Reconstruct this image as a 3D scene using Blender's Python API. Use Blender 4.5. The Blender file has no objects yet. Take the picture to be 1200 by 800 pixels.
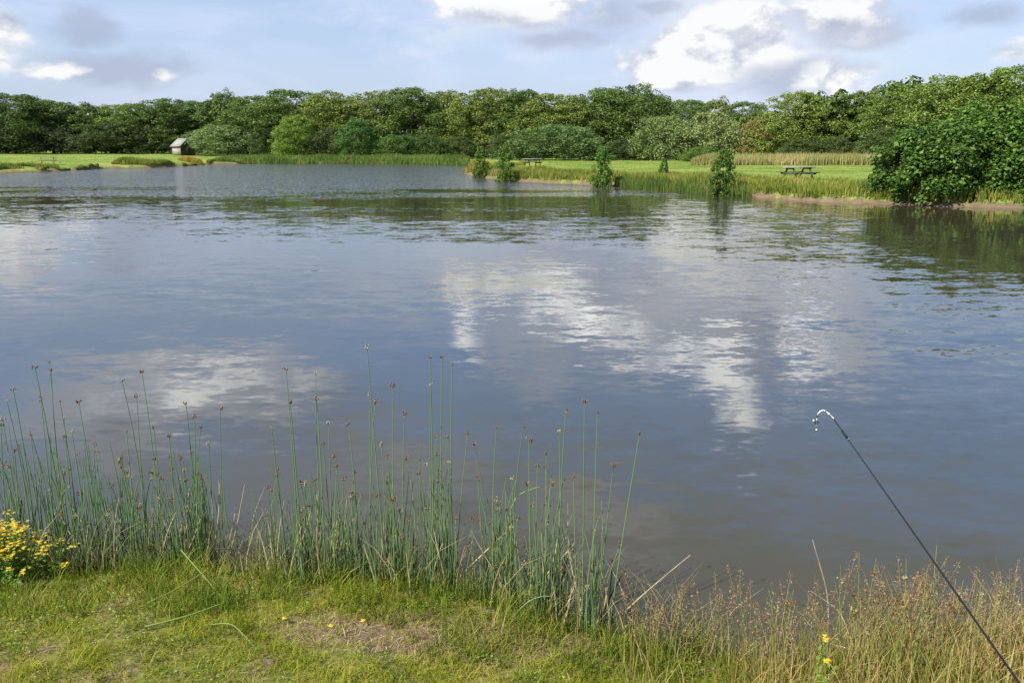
import bpy, math, random
import numpy as np
from mathutils import Vector, Matrix

rnd = random.Random(7)
rng = np.random.default_rng(11)
R = math.radians
scene = bpy.context.scene
COL = scene.collection

# ------------------------------------------------------------------ camera
CAM_H, PITCH, FPX = 2.1, math.atan(228/900), 900.0
cam_d = bpy.data.cameras.new('camera')
cam_d.sensor_width = 36; cam_d.lens = 27.0
cam_d.clip_start = 0.05; cam_d.clip_end = 4000
cam = bpy.data.objects.new('camera', cam_d); COL.objects.link(cam)
cam.location = (0, 0, CAM_H); cam.rotation_euler = (R(90) - PITCH, 0, 0)
scene.camera = cam
# ------------------------------------------------------------------ light
SUN_EL, SUN_AZ = R(47), R(-125)          # azimuth from +Y, negative = left of the view
sun_d = bpy.data.lights.new('sun', 'SUN'); sun_d.energy = 5.0; sun_d.angle = R(0.5); sun_d.color = (1.0, .95, .86)
sun = bpy.data.objects.new('sun', sun_d); COL.objects.link(sun)
sdir = Vector((math.sin(SUN_AZ)*math.cos(SUN_EL), math.cos(SUN_AZ)*math.cos(SUN_EL), math.sin(SUN_EL)))
sun.rotation_euler = sdir.to_track_quat('Z', 'Y').to_euler()
scene.view_settings.view_transform = 'Standard'; scene.view_settings.look = 'None'
scene.view_settings.exposure = 0.5; scene.view_settings.gamma = 1
scene.cycles.max_bounces = 6; scene.cycles.transparent_max_bounces = 4
scene.cycles.diffuse_bounces = 3; scene.cycles.glossy_bounces = 3; scene.cycles.transmission_bounces = 3
scene.cycles.caustics_reflective = False; scene.cycles.caustics_refractive = False

def ray(px, py):
    d = Vector((px-600, 0, 0)) + Vector((0, math.cos(PITCH), -math.sin(PITCH)))*FPX + Vector((0, math.sin(PITCH), math.cos(PITCH)))*(400-py)
    return d.normalized()
def at(px, py, z=0.0):
    d = ray(px, py); t = (z-CAM_H)/d.z
    return Vector((0, 0, CAM_H)) + d*t
def at_y(px, py, y):
    d = ray(px, py); return Vector((0, 0, CAM_H)) + d*(y/d.y)

# node helper
class N:
    def __init__(s, nt): s.nt = nt
    def new(s, t, **kw):
        n = s.nt.nodes.new(t)
        for k, v in kw.items(): setattr(n, k, v)
        return n
    def put(s, sock, v):
        if v is None: return
        if hasattr(v, 'is_output') or isinstance(v, bpy.types.NodeSocket): s.nt.links.new(v, sock)
        else: sock.default_value = v
    def m(s, op, a, b=None, c=None, clamp=False):
        n = s.new('ShaderNodeMath', operation=op); n.use_clamp = clamp
        s.put(n.inputs[0], a); s.put(n.inputs[1], b); s.put(n.inputs[2], c)
        return n.outputs[0]
    def vm(s, op, a, b=None):
        n = s.new('ShaderNodeVectorMath', operation=op); s.put(n.inputs[0], a); s.put(n.inputs[1], b)
        return n.outputs[0]
    def noise(s, vec, scale, detail=4, rough=.55, dist=0, out='Fac'):
        n = s.new('ShaderNodeTexNoise'); s.put(n.inputs['Vector'], vec)
        n.inputs['Scale'].default_value = scale; n.inputs['Detail'].default_value = detail
        n.inputs['Roughness'].default_value = rough; n.inputs['Distortion'].default_value = dist
        return n.outputs[out]
    def ss(s, v, a, b, lo=0., hi=1.):
        n = s.new('ShaderNodeMapRange', interpolation_type='SMOOTHSTEP'); s.put(n.inputs['Value'], v)
        s.put(n.inputs['From Min'], a); s.put(n.inputs['From Max'], b)
        n.inputs['To Min'].default_value = lo; n.inputs['To Max'].default_value = hi
        return n.outputs['Result']
    def mix(s, f, a, b):
        n = s.new('ShaderNodeMix', data_type='RGBA')
        s.put(n.inputs[0], f)
        for so, v in ((n.inputs[6], a), (n.inputs[7], b)):
            if isinstance(v, (tuple, list)): so.default_value = (*v, 1) if len(v) == 3 else v
            else: s.put(so, v)
        return n.outputs[2]
    def ramp(s, f, stops):
        n = s.new('ShaderNodeValToRGB'); s.put(n.inputs[0], f); e = n.color_ramp.elements
        while len(e) < len(stops): e.new(.5)
        for el, (p, c) in zip(e, stops): el.position = p; el.color = (*c, 1)
        return n.outputs[0]
    def xyz(s, v):
        n = s.new('ShaderNodeSeparateXYZ'); s.put(n.inputs[0], v); return n.outputs

# ------------------------------------------------------------------ sky
w = bpy.data.worlds.new('World'); scene.world = w; w.use_nodes = True
nt = w.node_tree; nt.nodes.clear(); k = N(nt)
sky = k.new('ShaderNodeTexSky', sky_type='NISHITA'); sky.sun_disc = False
sky.sun_elevation = SUN_EL; sky.sun_rotation = SUN_AZ; sky.air_density = 1.25; sky.dust_density = 1.2; sky.ozone_density = 2.2
D = k.new('ShaderNodeTexCoord').outputs['Generated']
x, y, z = k.xyz(D)
az = k.m('MULTIPLY', k.m('ARCTAN2', x, y), 57.29578)
el = k.m('MULTIPLY', k.m('ARCSINE', z), 57.29578)
Ds = k.vm('MULTIPLY', D, (1, 1, 1.7))
wob = k.xyz(k.noise(Ds, 9, 3, .5, 0, 'Color'))
azw = k.m('ADD', az, k.m('MULTIPLY', k.m('SUBTRACT', wob[0], .5), 3.6))
elw = k.m('ADD', el, k.m('MULTIPLY', k.m('SUBTRACT', wob[1], .5), 2.6))
f1 = k.noise(Ds, 13, 9, .60, .25)
f1b = k.noise(k.vm('ADD', Ds, (-.016, -.004, .030)), 13, 6, .58, .25)
def blob(px, py, rx, ry, w=1.0):
    d = ray(px, py); a = math.degrees(math.atan2(d.x, d.y)); e = abs(math.degrees(math.asin(d.z)))
    sc = math.degrees(1/900)*.97
    u = k.m('DIVIDE', k.m('SUBTRACT', azw, a), rx*sc); v = k.m('DIVIDE', k.m('SUBTRACT', elw, e), ry*sc)
    r = k.m('SQRT', k.m('ADD', k.m('MULTIPLY', u, u), k.m('MULTIPLY', v, v)))
    return k.m('MULTIPLY', k.m('SUBTRACT', 1.0, r), w), v
def field(lst):
    out = None
    for b in lst:
        v, _ = blob(*b); out = v if out is None else k.m('MAXIMUM', out, v)
    return out
WHITE = [(812,66,84,36,1.5),(868,36,70,36,1.5),(905,62,50,22,.9),(985,92,44,24,.65),(1000,14,62,30,.6),(600,4,120,28,.95),(10,30,30,24),
         (66,82,32,14,.6),(190,90,20,10,.2),(1190,60,30,14,.5),
         (612,326,56,22),(650,352,56,30),(690,384,48,28),(738,404,44,24,.85),(780,424,46,28),(845,440,46,40),(868,490,34,40,.9),(825,265,90,26,.8),(945,400,44,74,.62),
         (541,388,16,26,.5),(8,292,46,40,.95),(250,455,120,30,.55)]
GREY = [(920,88,90,28,.8),(1010,28,80,34,.7),(105,30,44,20,.9),(140,78,105,26,.7),(650,44,110,16,.55),(1145,14,60,14,.6),(770,8,50,14,.7),(700,320,90,40,.5),
        (900,400,90,80,.5),(380,520,200,70,.6),(760,650,260,60,.5),(100,560,260,60,.45)]
HAZY = [(850,345,190,120),(720,380,190,90,1.1),(210,465,230,66,1.5),(140,520,150,40,.9),(440,560,220,90,.7),(640,400,110,90,.8),(990,380,90,120,.7),(10,300,80,60,.8),(700,600,190,60,.75),(930,60,200,90,.7),(560,20,200,60,.6)]
fh = field(HAZY); fw = field(WHITE); fg = field(GREY)
nz = k.m('MULTIPLY', k.m('SUBTRACT', f1, .5), 1.7)
awv = k.m('ADD', fw, nz)
high = k.ss(el, 10, 14)
aw = k.m('ADD', k.m('MULTIPLY', k.ss(awv, -.02, .50), k.m('SUBTRACT', 1, high)), k.m('MULTIPLY', k.ss(awv, -.15, 1.0), high))
ag = k.ss(k.m('ADD', fg, k.m('MULTIPLY', nz, .9)), -.05, .6)
lit = k.m('ADD', k.m('MULTIPLY', k.m('SUBTRACT', f1, f1b), 3.8), .70, clamp=True)
lit = k.m('ADD', lit, k.m('MULTIPLY', k.ss(k.m('ADD', fw, nz), .25, 1.1), .45), clamp=True)
ccol = k.ramp(lit, [(0, (3.2,3.6,4.5)), (.5, (4.9,5.1,5.7)), (.95, (6.85,6.9,6.95))])
veiln = k.noise(k.vm('MULTIPLY', D, (1, 1, 4.0)), 4.5, 6, .6, .6)
skc = sky.outputs[0]
skc = k.mix(k.m('MULTIPLY', k.ss(el, 30, 0), .5), skc, (3.9,4.9,7.9))
skc = k.mix(k.m('MULTIPLY', k.ss(veiln, .38, .72), .55), skc, (5.0,5.6,7.3))
skc = k.mix(k.m('MULTIPLY', k.ss(el, 9, 16), .80), skc, (2.2,4.2,7.9))
skc = k.mix(k.m('MULTIPLY', k.ss(el, 19, 31), .82), skc, (3.1,3.3,3.0))
skc = k.mix(k.m('MULTIPLY', k.ss(k.m('ADD', fh, k.m('MULTIPLY', nz, .8)), .0, .8), .66), skc, (6.2,6.4,7.0))
skc = k.mix(k.m('MULTIPLY', ag, .70), skc, (3.0,3.4,4.5))
hdr = k.new('ShaderNodeVectorMath', operation='SCALE'); k.put(hdr.inputs[0], ccol); k.put(hdr.inputs['Scale'], k.ss(el, 9.3, 12.5, 1.0, 2.2))
skc = k.mix(aw, skc, hdr.outputs[0])
under = field([(900,84,70,14,.9),(1020,34,60,18,.9),(610,24,90,10,.7),(12,50,30,10,.7)])
skc = k.mix(k.m('MULTIPLY', k.ss(k.m('ADD', under, k.m('MULTIPLY', nz, .8)), .0, .8), .6), skc, (4.0,4.3,5.2))
bg = k.new('ShaderNodeBackground'); k.put(bg.inputs[0], skc); bg.inputs[1].default_value = 0.10
out = k.new('ShaderNodeOutputWorld'); nt.links.new(bg.outputs[0], out.inputs[0])
w.cycles.sampling_method = 'MANUAL'; w.cycles.sample_map_resolution = 512

# ------------------------------------------------------------------ object helpers
def tag(o, label=None, cat=None, group=None, kind=None):
    if label: o['label'] = label
    if cat: o['category'] = cat
    if group: o['group'] = group
    if kind: o['kind'] = kind
    return o
def empty(name, loc, rz=0, sc=1.0):
    o = bpy.data.objects.new(name, None); COL.objects.link(o)
    o.location = loc; o.rotation_euler = (0, 0, rz); o.scale = sc if isinstance(sc, tuple) else (sc,)*3
    return o
def mesh_np(name, V, F, mat, smooth=False):
    """F: (n,4) or (n,3) array or a list of such arrays"""
    me = bpy.data.meshes.new(name)
    Fs = [f for f in (F if isinstance(F, list) else [F]) if len(f)]
    V = np.asarray(V, np.float32).reshape(-1, 3)
    me.vertices.add(len(V)); me.vertices.foreach_set('co', V.ravel())
    nl = sum(f.size for f in Fs); npoly = sum(len(f) for f in Fs)
    me.loops.add(nl); me.polygons.add(npoly)
    me.loops.foreach_set('vertex_index', np.concatenate([f.ravel() for f in Fs]).astype(np.int32))
    tot = np.concatenate([np.full(len(f), f.shape[1]) for f in Fs]); st = np.concatenate([[0], np.cumsum(tot)[:-1]])
    me.polygons.foreach_set('loop_start', st.astype(np.int32))
    me.update(calc_edges=True); me.validate()
    if smooth: me.polygons.foreach_set('use_smooth', np.ones(npoly, bool))
    me.materials.append(mat); return me
def link(name, me, parent=None, loc=(0,0,0)):
    o = bpy.data.objects.new(name, me); COL.objects.link(o); o.parent = parent; o.location = loc
    return o
def strips(P, W, side=None):
    """ribbons: P (n,k,3) paths, W (n,k) widths -> V, F"""
    n, kk, _ = P.shape
    if side is None:
        a = rng.uniform(0, 2*np.pi, n); side = np.stack([np.cos(a), np.sin(a), np.zeros(n)], 1)
    V = np.stack([P - side[:, None]*W[..., None]/2, P + side[:, None]*W[..., None]/2], 2)
    base = (np.arange(n)*kk*2)[:, None] + (np.arange(kk-1)*2)[None]
    F = np.stack([base, base+1, base+3, base+2], -1).reshape(-1, 4)
    return V.reshape(-1, 3), F
def tubes(P, Rr, s=5):
    """round tubes: P (n,k,3), Rr (n,k)"""
    P = np.asarray(P, float); Rr = np.asarray(Rr, float); n, kk, _ = P.shape
    T = np.gradient(P, axis=1); T /= np.linalg.norm(T, axis=2, keepdims=True)+1e-9
    ref = np.where(np.abs(T[..., 2:3]) > .8, np.array([1., 0, 0]), np.array([0, 0, 1.]))
    A = np.cross(T, ref); A /= np.linalg.norm(A, axis=2, keepdims=True)+1e-9; B = np.cross(T, A)
    th = np.arange(s)*2*np.pi/s
    V = P[:, :, None] + (A[:, :, None]*np.cos(th)[:, None] + B[:, :, None]*np.sin(th)[:, None])*Rr[:, :, None, None]
    i = np.arange(n)[:, None, None]*kk*s; j = np.arange(kk-1)[None, :, None]*s; q = np.arange(s)[None, None]
    q2 = (q+1) % s
    F = np.stack([i+j+q, i+j+q2, i+j+s+q2, i+j+s+q], -1).reshape(-1, 4)
    return V.reshape(-1, 3), F
def boxes(lst):
    """lst of (center, size, Matrix3 or None) -> V, F with small chamfer-free boxes"""
    V, F = [], []
    c8 = np.array([[a, b, c] for a in (-.5, .5) for b in (-.5, .5) for c in (-.5, .5)])
    f6 = np.array([[0,1,3,2],[4,6,7,5],[0,4,5,1],[2,3,7,6],[0,2,6,4],[1,5,7,3]])
    for c, s, M in lst:
        v = c8*np.array(s)
        if M is not None: v = v @ np.array(M.to_3x3()).T
        F.append(f6+len(V)*8); V.append(v+np.array(c))
    return np.concatenate(V), np.concatenate(F)
def cat_vf(parts):
    V, F, o = [], [], 0
    for v, f in parts:
        V.append(v); F.append(f+o); o += len(v)
    return np.concatenate(V), np.concatenate(F)
def ball(c, r, nu=8, nv=6, sc=(1,1,1)):
    u = np.linspace(0, 2*np.pi, nu, endpoint=False); v = np.linspace(0.02, np.pi-.02, nv)
    P = np.stack([np.outer(np.sin(v), np.cos(u)), np.outer(np.sin(v), np.sin(u)), np.outer(np.cos(v), np.ones(nu))], -1)*r*np.array(sc)+np.array(c)
    F = [[a*nu+b, a*nu+(b+1) % nu, (a+1)*nu+(b+1) % nu, (a+1)*nu+b] for a in range(nv-1) for b in range(nu)]
    return P.reshape(-1, 3), np.array(F)

# ------------------------------------------------------------------ materials
def mat(name):
    m = bpy.data.materials.new(name); m.use_nodes = True; m.node_tree.nodes.clear()
    kk = N(m.node_tree); o = kk.new('ShaderNodeOutputMaterial')
    return m, kk, o
def principled(kk, o, col, rough=.8, spec=.3, normal=None, **kw):
    p = kk.new('ShaderNodeBsdfPrincipled')
    if isinstance(col, (tuple, list)): p.inputs['Base Color'].default_value = (*col, 1)
    else: kk.put(p.inputs['Base Color'], col)
    kk.put(p.inputs['Roughness'], rough); p.inputs['Specular IOR Level'].default_value = spec
    if normal is not None: kk.put(p.inputs['Normal'], normal)
    for n_, v in kw.items(): p.inputs[n_].default_value = v
    kk.nt.links.new(p.outputs[0], o.inputs[0]); return p
def leaf_mat(name, stops, trans=.3, rough=.55, spec=.35, objcol=False, patch=None):
    """foliage: colour varies leaf by leaf and in patches; partly translucent"""
    m, kk, o = mat(name)
    isl = kk.new('ShaderNodeNewGeometry').outputs['Random Per Island']
    co = kk.new('ShaderNodeTexCoord').outputs['Object']
    if patch:
        pn = kk.noise(kk.new('ShaderNodeNewGeometry').outputs['Position'], patch, 3, .6)
        f = kk.m('ADD', kk.m('MULTIPLY', isl, .55), kk.m('MULTIPLY', kk.m('SUBTRACT', pn, .38), 1.7), clamp=True)
    else: f = isl
    c = kk.ramp(f, stops)
    if objcol:
        c = kk.new('ShaderNodeMix', data_type='RGBA', blend_type='MULTIPLY')
        c.inputs[0].default_value = 1; kk.nt.links.new(kk.ramp(f, stops), c.inputs[6])
        kk.nt.links.new(kk.new('ShaderNodeObjectInfo').outputs['Color'], c.inputs[7]); c = c.outputs[2]
    p = kk.new('ShaderNodeBsdfPrincipled'); kk.put(p.inputs['Base Color'], c)
    p.inputs['Roughness'].default_value = rough; p.inputs['Specular IOR Level'].default_value = spec
    t = kk.new('ShaderNodeBsdfTranslucent'); kk.put(t.inputs[0], c)
    mx = kk.new('ShaderNodeMixShader'); mx.inputs[0].default_value = trans
    kk.nt.links.new(p.outputs[0], mx.inputs[1]); kk.nt.links.new(t.outputs[0], mx.inputs[2]); kk.nt.links.new(mx.outputs[0], o.inputs[0])
    return m
def plain(name, col, rough=.8, spec=.3, var=.35, scale=8, **kw):
    m, kk, o = mat(name)
    co = kk.new('ShaderNodeTexCoord').outputs['Object']
    n_ = kk.noise(co, scale, 4, .6)
    c = kk.mix(kk.ss(n_, .3, .7), tuple(v*(1-var) for v in col), tuple(min(1, v*(1+var)) for v in col))
    principled(kk, o, c, rough, spec, **kw); return m

M_LEAF = leaf_mat('tree_leaves', [(0,(.06,.10,.022)),(.5,(.14,.20,.043)),(1,(.25,.31,.09))], .28, spec=.2, objcol=True)
M_WILLOW = leaf_mat('willow_leaves', [(0,(.075,.105,.045)),(.5,(.13,.17,.07)),(1,(.21,.25,.12))], .28, spec=.2, objcol=True)
M_BIGLEAF = leaf_mat('sycamore_leaves', [(0,(.035,.08,.014)),(.55,(.075,.145,.03)),(1,(.17,.26,.05))], .3, rough=.5, spec=.22, objcol=True)
M_BARK = plain('bark', (.075,.06,.045), .9, .1, .4, 3)
M_TURF = leaf_mat('turf_blades', [(0,(.10,.15,.008)),(.35,(.23,.285,.014)),(.7,(.40,.40,.035)),(1,(.44,.33,.12))], .35, .65, .12, patch=2.6)
M_BANKG = leaf_mat('bank_grass_blades', [(0,(.07,.125,.012)),(.45,(.17,.24,.022)),(.8,(.32,.34,.06)),(1,(.44,.35,.14))], .35, .6, .15, patch=1.8)
M_TALLG = leaf_mat('tall_grass_blades', [(0,(.12,.15,.025)),(.3,(.26,.27,.05)),(.6,(.46,.36,.13)),(1,(.58,.38,.19))], .3, .5, .3, patch=3)
M_PANICLE = leaf_mat('grass_seed_heads', [(0,(.16,.09,.055)),(.5,(.32,.20,.12)),(1,(.48,.36,.22))], .3, .7, .2)
M_FARG = leaf_mat('far_bank_grass', [(0,(.10,.15,.02)),(.45,(.22,.27,.04)),(.75,(.36,.35,.08)),(1,(.48,.37,.15))], .3, .6, .2, patch=.6)
M_MEADOW = leaf_mat('meadow_blades', [(0,(.10,.18,.025)),(.5,(.20,.27,.045)),(1,(.36,.35,.10))], .3, .7, .1, patch=.22)
M_FARREED = leaf_mat('far_reeds', [(0,(.09,.16,.03)),(.55,(.16,.24,.05)),(1,(.32,.35,.10))], .3, .6, .2, patch=.25)
M_DRYG = leaf_mat('dry_meadow_grass', [(0,(.20,.24,.06)),(.45,(.38,.36,.13)),(1,(.56,.46,.24))], .3, .7, .2, patch=.3)
M_STEM = leaf_mat('reed_stem_green', [(0,(.075,.15,.055)),(.5,(.13,.235,.09)),(1,(.23,.31,.11))], .08, .38, .45)
M_STEM_Y = leaf_mat('reed_stem_fresh_green', [(0,(.15,.25,.05)),(1,(.27,.36,.10))], .1, .4, .4)
M_STEM_D = plain('reed_stem_dry', (.42,.34,.21), .75, .2, .35, 12)
M_STEM_B = plain('reed_stem_rotten', (.035,.035,.025), .6, .3, .3, 12)
M_HEAD = leaf_mat('reed_seed_heads', [(0,(.08,.035,.018)),(.6,(.22,.10,.04)),(1,(.38,.23,.10))], .1, .75, .2)
M_HEADP = leaf_mat('reed_seed_heads_pale', [(0,(.24,.20,.10)),(1,(.46,.40,.22))], .1, .75, .2)
M_FLOWER = leaf_mat('yellow_petals', [(0,(.70,.36,.02)),(.5,(.85,.62,.03)),(1,(.85,.72,.10))], .25, .5, .3)
M_HERB = leaf_mat('herb_leaves', [(0,(.06,.15,.02)),(.6,(.16,.28,.035)),(1,(.30,.38,.06))], .3, .5, .35)
M_WOOD_D = plain('weathered_timber_and_gable_shade', (.085,.07,.055), .7, .3, .4, 4)
M_WOOD_G = plain('pale_grey_table_timber', (.33,.31,.28), .75, .3, .3, 4)

# hut boards
def board_mat():
    m, kk, o = mat('weathered_hut_boards')
    co = kk.new('ShaderNodeTexCoord').outputs['Object']; x_, y_, z_ = kk.xyz(co)
    b = kk.m('FRACT', kk.m('MULTIPLY', z_, 7.5)); gap = kk.ss(b, .0, .08)
    n_ = kk.noise(kk.vm('MULTIPLY', co, (1, 1, 9)), 3, 4, .6)
    c = kk.mix(n_, (.30,.27,.23), (.52,.48,.42)); c = kk.mix(gap, (.10,.09,.075), c)
    principled(kk, o, c, .85, .2); return m
M_BOARD = board_mat()
M_ROOF = plain('pale_felt_roof', (.30,.30,.29), .85, .2, .2, 5)

# ------------------------------------------------------------------ terrain
shore_px = [(0,203),(30,202.5),(60,201),(95,199),(130,197.5),(170,197),(205,195.5),(240,193),(300,192),(400,192),(480,192.5),(525,194)]
pen_px = [(546,204),(560,207),(580,210),(600,212.5),(640,215),(690,217),(730,219),(760,221),(800,224.5),(830,227),(880,230),(930,234),(960,236),(1000,237.5),(1040,239),(1100,241.5),(1150,243),(1200,244)]
near_px = [(1200,770),(1120,782),(1040,790),(960,792),(880,790),(800,780),(760,772),(720,763),(690,752),(640,735),(600,722),(560,708),(500,692),(450,686),(400,683),(340,681),(290,676),(260,668),(225,668),(170,672),(110,676),(50,676),(0,678)]
poly = [at(*p).xy for p in shore_px]
poly += [Vector((-1.8, 90)), Vector((1.5, 92)), Vector((1.2, 78))]
poly += [at(*p).xy for p in pen_px]
poly += [Vector((30, 25.5)), Vector((46, 24)), Vector((60, 14)), Vector((52, 5)), Vector((22, 2.6)), Vector((8, 2.4)), Vector((4, 2.75))]
near_px = [(a, b+(9 if a <= 500 else 5 if a <= 640 else 0)) for a, b in near_px]
poly += [at(*p).xy for p in near_px]
poly += [Vector((-4, 3.7)), Vector((-8, 4.2)), Vector((-30, 5)), Vector((-62, 16)), Vector((-66, 42)), Vector((-56, 58))]
PA = np.array([[p.x, p.y] for p in poly])
def sdf(X, Y):
    """distance to the shoreline, positive on land"""
    P = np.stack([X.ravel(), Y.ravel()], 1).astype(float); best = np.full(len(P), 1e18); inside = np.zeros(len(P), bool)
    for i in range(len(PA)):
        a, b = PA[i], PA[(i+1) % len(PA)]; e = b-a; v = P-a
        t = np.clip((v@e)/(e@e), 0, 1); dd = v-t[:, None]*e; best = np.minimum(best, (dd**2).sum(1))
        c = (a[1] <= P[:, 1]) != (b[1] <= P[:, 1])
        with np.errstate(divide='ignore', invalid='ignore'):
            xi = a[0]+(P[:, 1]-a[1])/(b[1]-a[1]+1e-12)*e[0]
        inside ^= c & (P[:, 0] < xi)
    d = np.sqrt(best); return np.where(inside, -d, d).reshape(X.shape)
def sstep(v, a, b):
    t = np.clip((v-a)/(b-a), 0, 1); return t*t*(3-2*t)
def wobble(X, Y, s, seed=0):
    return (np.sin(X*s+seed)*np.cos(Y*s*1.13+seed*2.1)+.5*np.sin(X*s*2.3+Y*s*1.7+seed)+.35*np.cos(X*s*4.1-Y*s*3.7+seed*3))/1.85
def height(X, Y):
    X = np.asarray(X, float); Y = np.asarray(Y, float)
    d = sdf(X, Y)
    near = sstep(Y, 12, 8)
    dn = d + .05*wobble(X, Y, 7) + .02*wobble(X, Y, 23, 2)
    zn = np.where(dn < 0, np.maximum(dn*.55, -.7), .13*sstep(dn, 0, .12)+.22*sstep(dn, .1, 1.3)) + (.012*wobble(X, Y, 13, 1)+.006*wobble(X, Y, 40, 3))*sstep(dn, 0, .2)
    df = d + .35*wobble(X, Y, 1.1)+.15*wobble(X, Y, 3.1, 4)
    zf = np.where(df < 0, np.maximum(df*.35, -1.2), .27*sstep(df, -.15, .35)+.22*sstep(df, .4, 2.5)+.12*sstep(df, 20, 60)) + .04*wobble(X, Y, .4, 2)*sstep(df, 1, 5)
    zf = zf + .22*sstep(X, -22, -45)*sstep(Y, 100, 135)
    return near*zn+(1-near)*zf
def hz(x_, y_): return float(height(np.array([x_]), np.array([y_]))[0])

def axis(segs):
    out_ = [np.array([segs[0][0]])]
    for a, b, n_ in segs: out_.append(np.linspace(a, b, n_+1)[1:])
    return np.concatenate(out_)
xs = axis([(-900,-300,8),(-300,-100,20),(-100,-10,150),(-10,-4,24),(-4,4,170),(4,10,30),(10,70,150),(70,110,20),(110,300,20),(300,900,8)])
ys = axis([(-200,-10,12),(-10,1.4,20),(1.4,4.4,90),(4.4,10,20),(10,22,16),(22,60,110),(60,110,110),(110,180,40),(180,400,20),(400,1500,10)])
GX, GY = np.meshgrid(xs, ys); GZ = height(GX, GY)
nx, ny = len(xs), len(ys)
idx = (np.arange(ny-1)[:, None]*nx+np.arange(nx-1)[None])
F = np.stack([idx, idx+1, idx+nx+1, idx+nx], -1).reshape(-1, 4)

def ground_mat():
    m, kk, o = mat('ground_grass_and_soil')
    g = kk.new('ShaderNodeNewGeometry').outputs['Position']; X, Y, Z = kk.xyz(g)
    # far mown meadow
    a = kk.noise(g, .22, 4, .6); b = kk.noise(g, 2.2, 5, .7); c = kk.noise(kk.vm('MULTIPLY', g, (1, .25, 1)), 9, 3, .7)
    far = kk.mix(kk.ss(a, .35, .65), (.12,.21,.03), (.25,.29,.07))
    far = kk.mix(kk.m('MULTIPLY', kk.ss(b, .45, .75), .6), far, (.29,.33,.07))
    far = kk.mix(kk.m('MULTIPLY', kk.ss(c, .5, .8), .5), far, (.08,.16,.015))
    soilf = kk.mix(kk.noise(g, 3, 5, .7), (.05,.038,.024), (.29,.215,.14))
    zz = kk.m('ADD', Z, kk.m('MULTIPLY', kk.m('SUBTRACT', b, .5), .9))
    far = kk.mix(kk.ss(zz, .10, .27), soilf, far)
    # near bank: moss and thatch between the blades
    n1 = kk.noise(g, 3.2, 5, .65); n2 = kk.noise(g, 28, 5, .7); n3 = kk.noise(g, 110, 3, .6)
    nr = kk.mix(kk.ss(n2, .35, .65), (.08,.09,.018), (.24,.22,.06))
    thatch = kk.mix(kk.m('MULTIPLY', n3, kk.ss(n2, .3, .7)), (.07,.045,.028), (.50,.36,.24))
    nr = kk.mix(kk.ss(n1, .52, .66), nr, thatch)
    px = kk.m('MULTIPLY', kk.m('ADD', X, .30), 1.35); py = kk.m('MULTIPLY', kk.m('SUBTRACT', Y, 2.72), 4.2)
    r_ = kk.m('SQRT', kk.m('ADD', kk.m('MULTIPLY', px, px), kk.m('MULTIPLY', py, py)))
    r_ = kk.m('ADD', r_, kk.m('MULTIPLY', kk.m('SUBTRACT', n1, .5), 1.8))
    nr = kk.mix(kk.ss(r_, 1.1, .6), nr, thatch)
    nr = kk.mix(kk.ss(Z, .05, .12), (.028,.024,.016), nr)
    col = kk.mix(kk.ss(Y, 9, 12), nr, far)
    bp = kk.new('ShaderNodeBump'); bp.inputs['Strength'].default_value = .6; bp.inputs['Distance'].default_value = .02
    kk.put(bp.inputs['Height'], n2)
    principled(kk, o, col, .95, .15, bp.outputs[0]); return m
g = link('ground', mesh_np('ground', np.stack([GX, GY, GZ], -1), F, ground_mat(), True)); tag(g, kind='structure')

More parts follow.
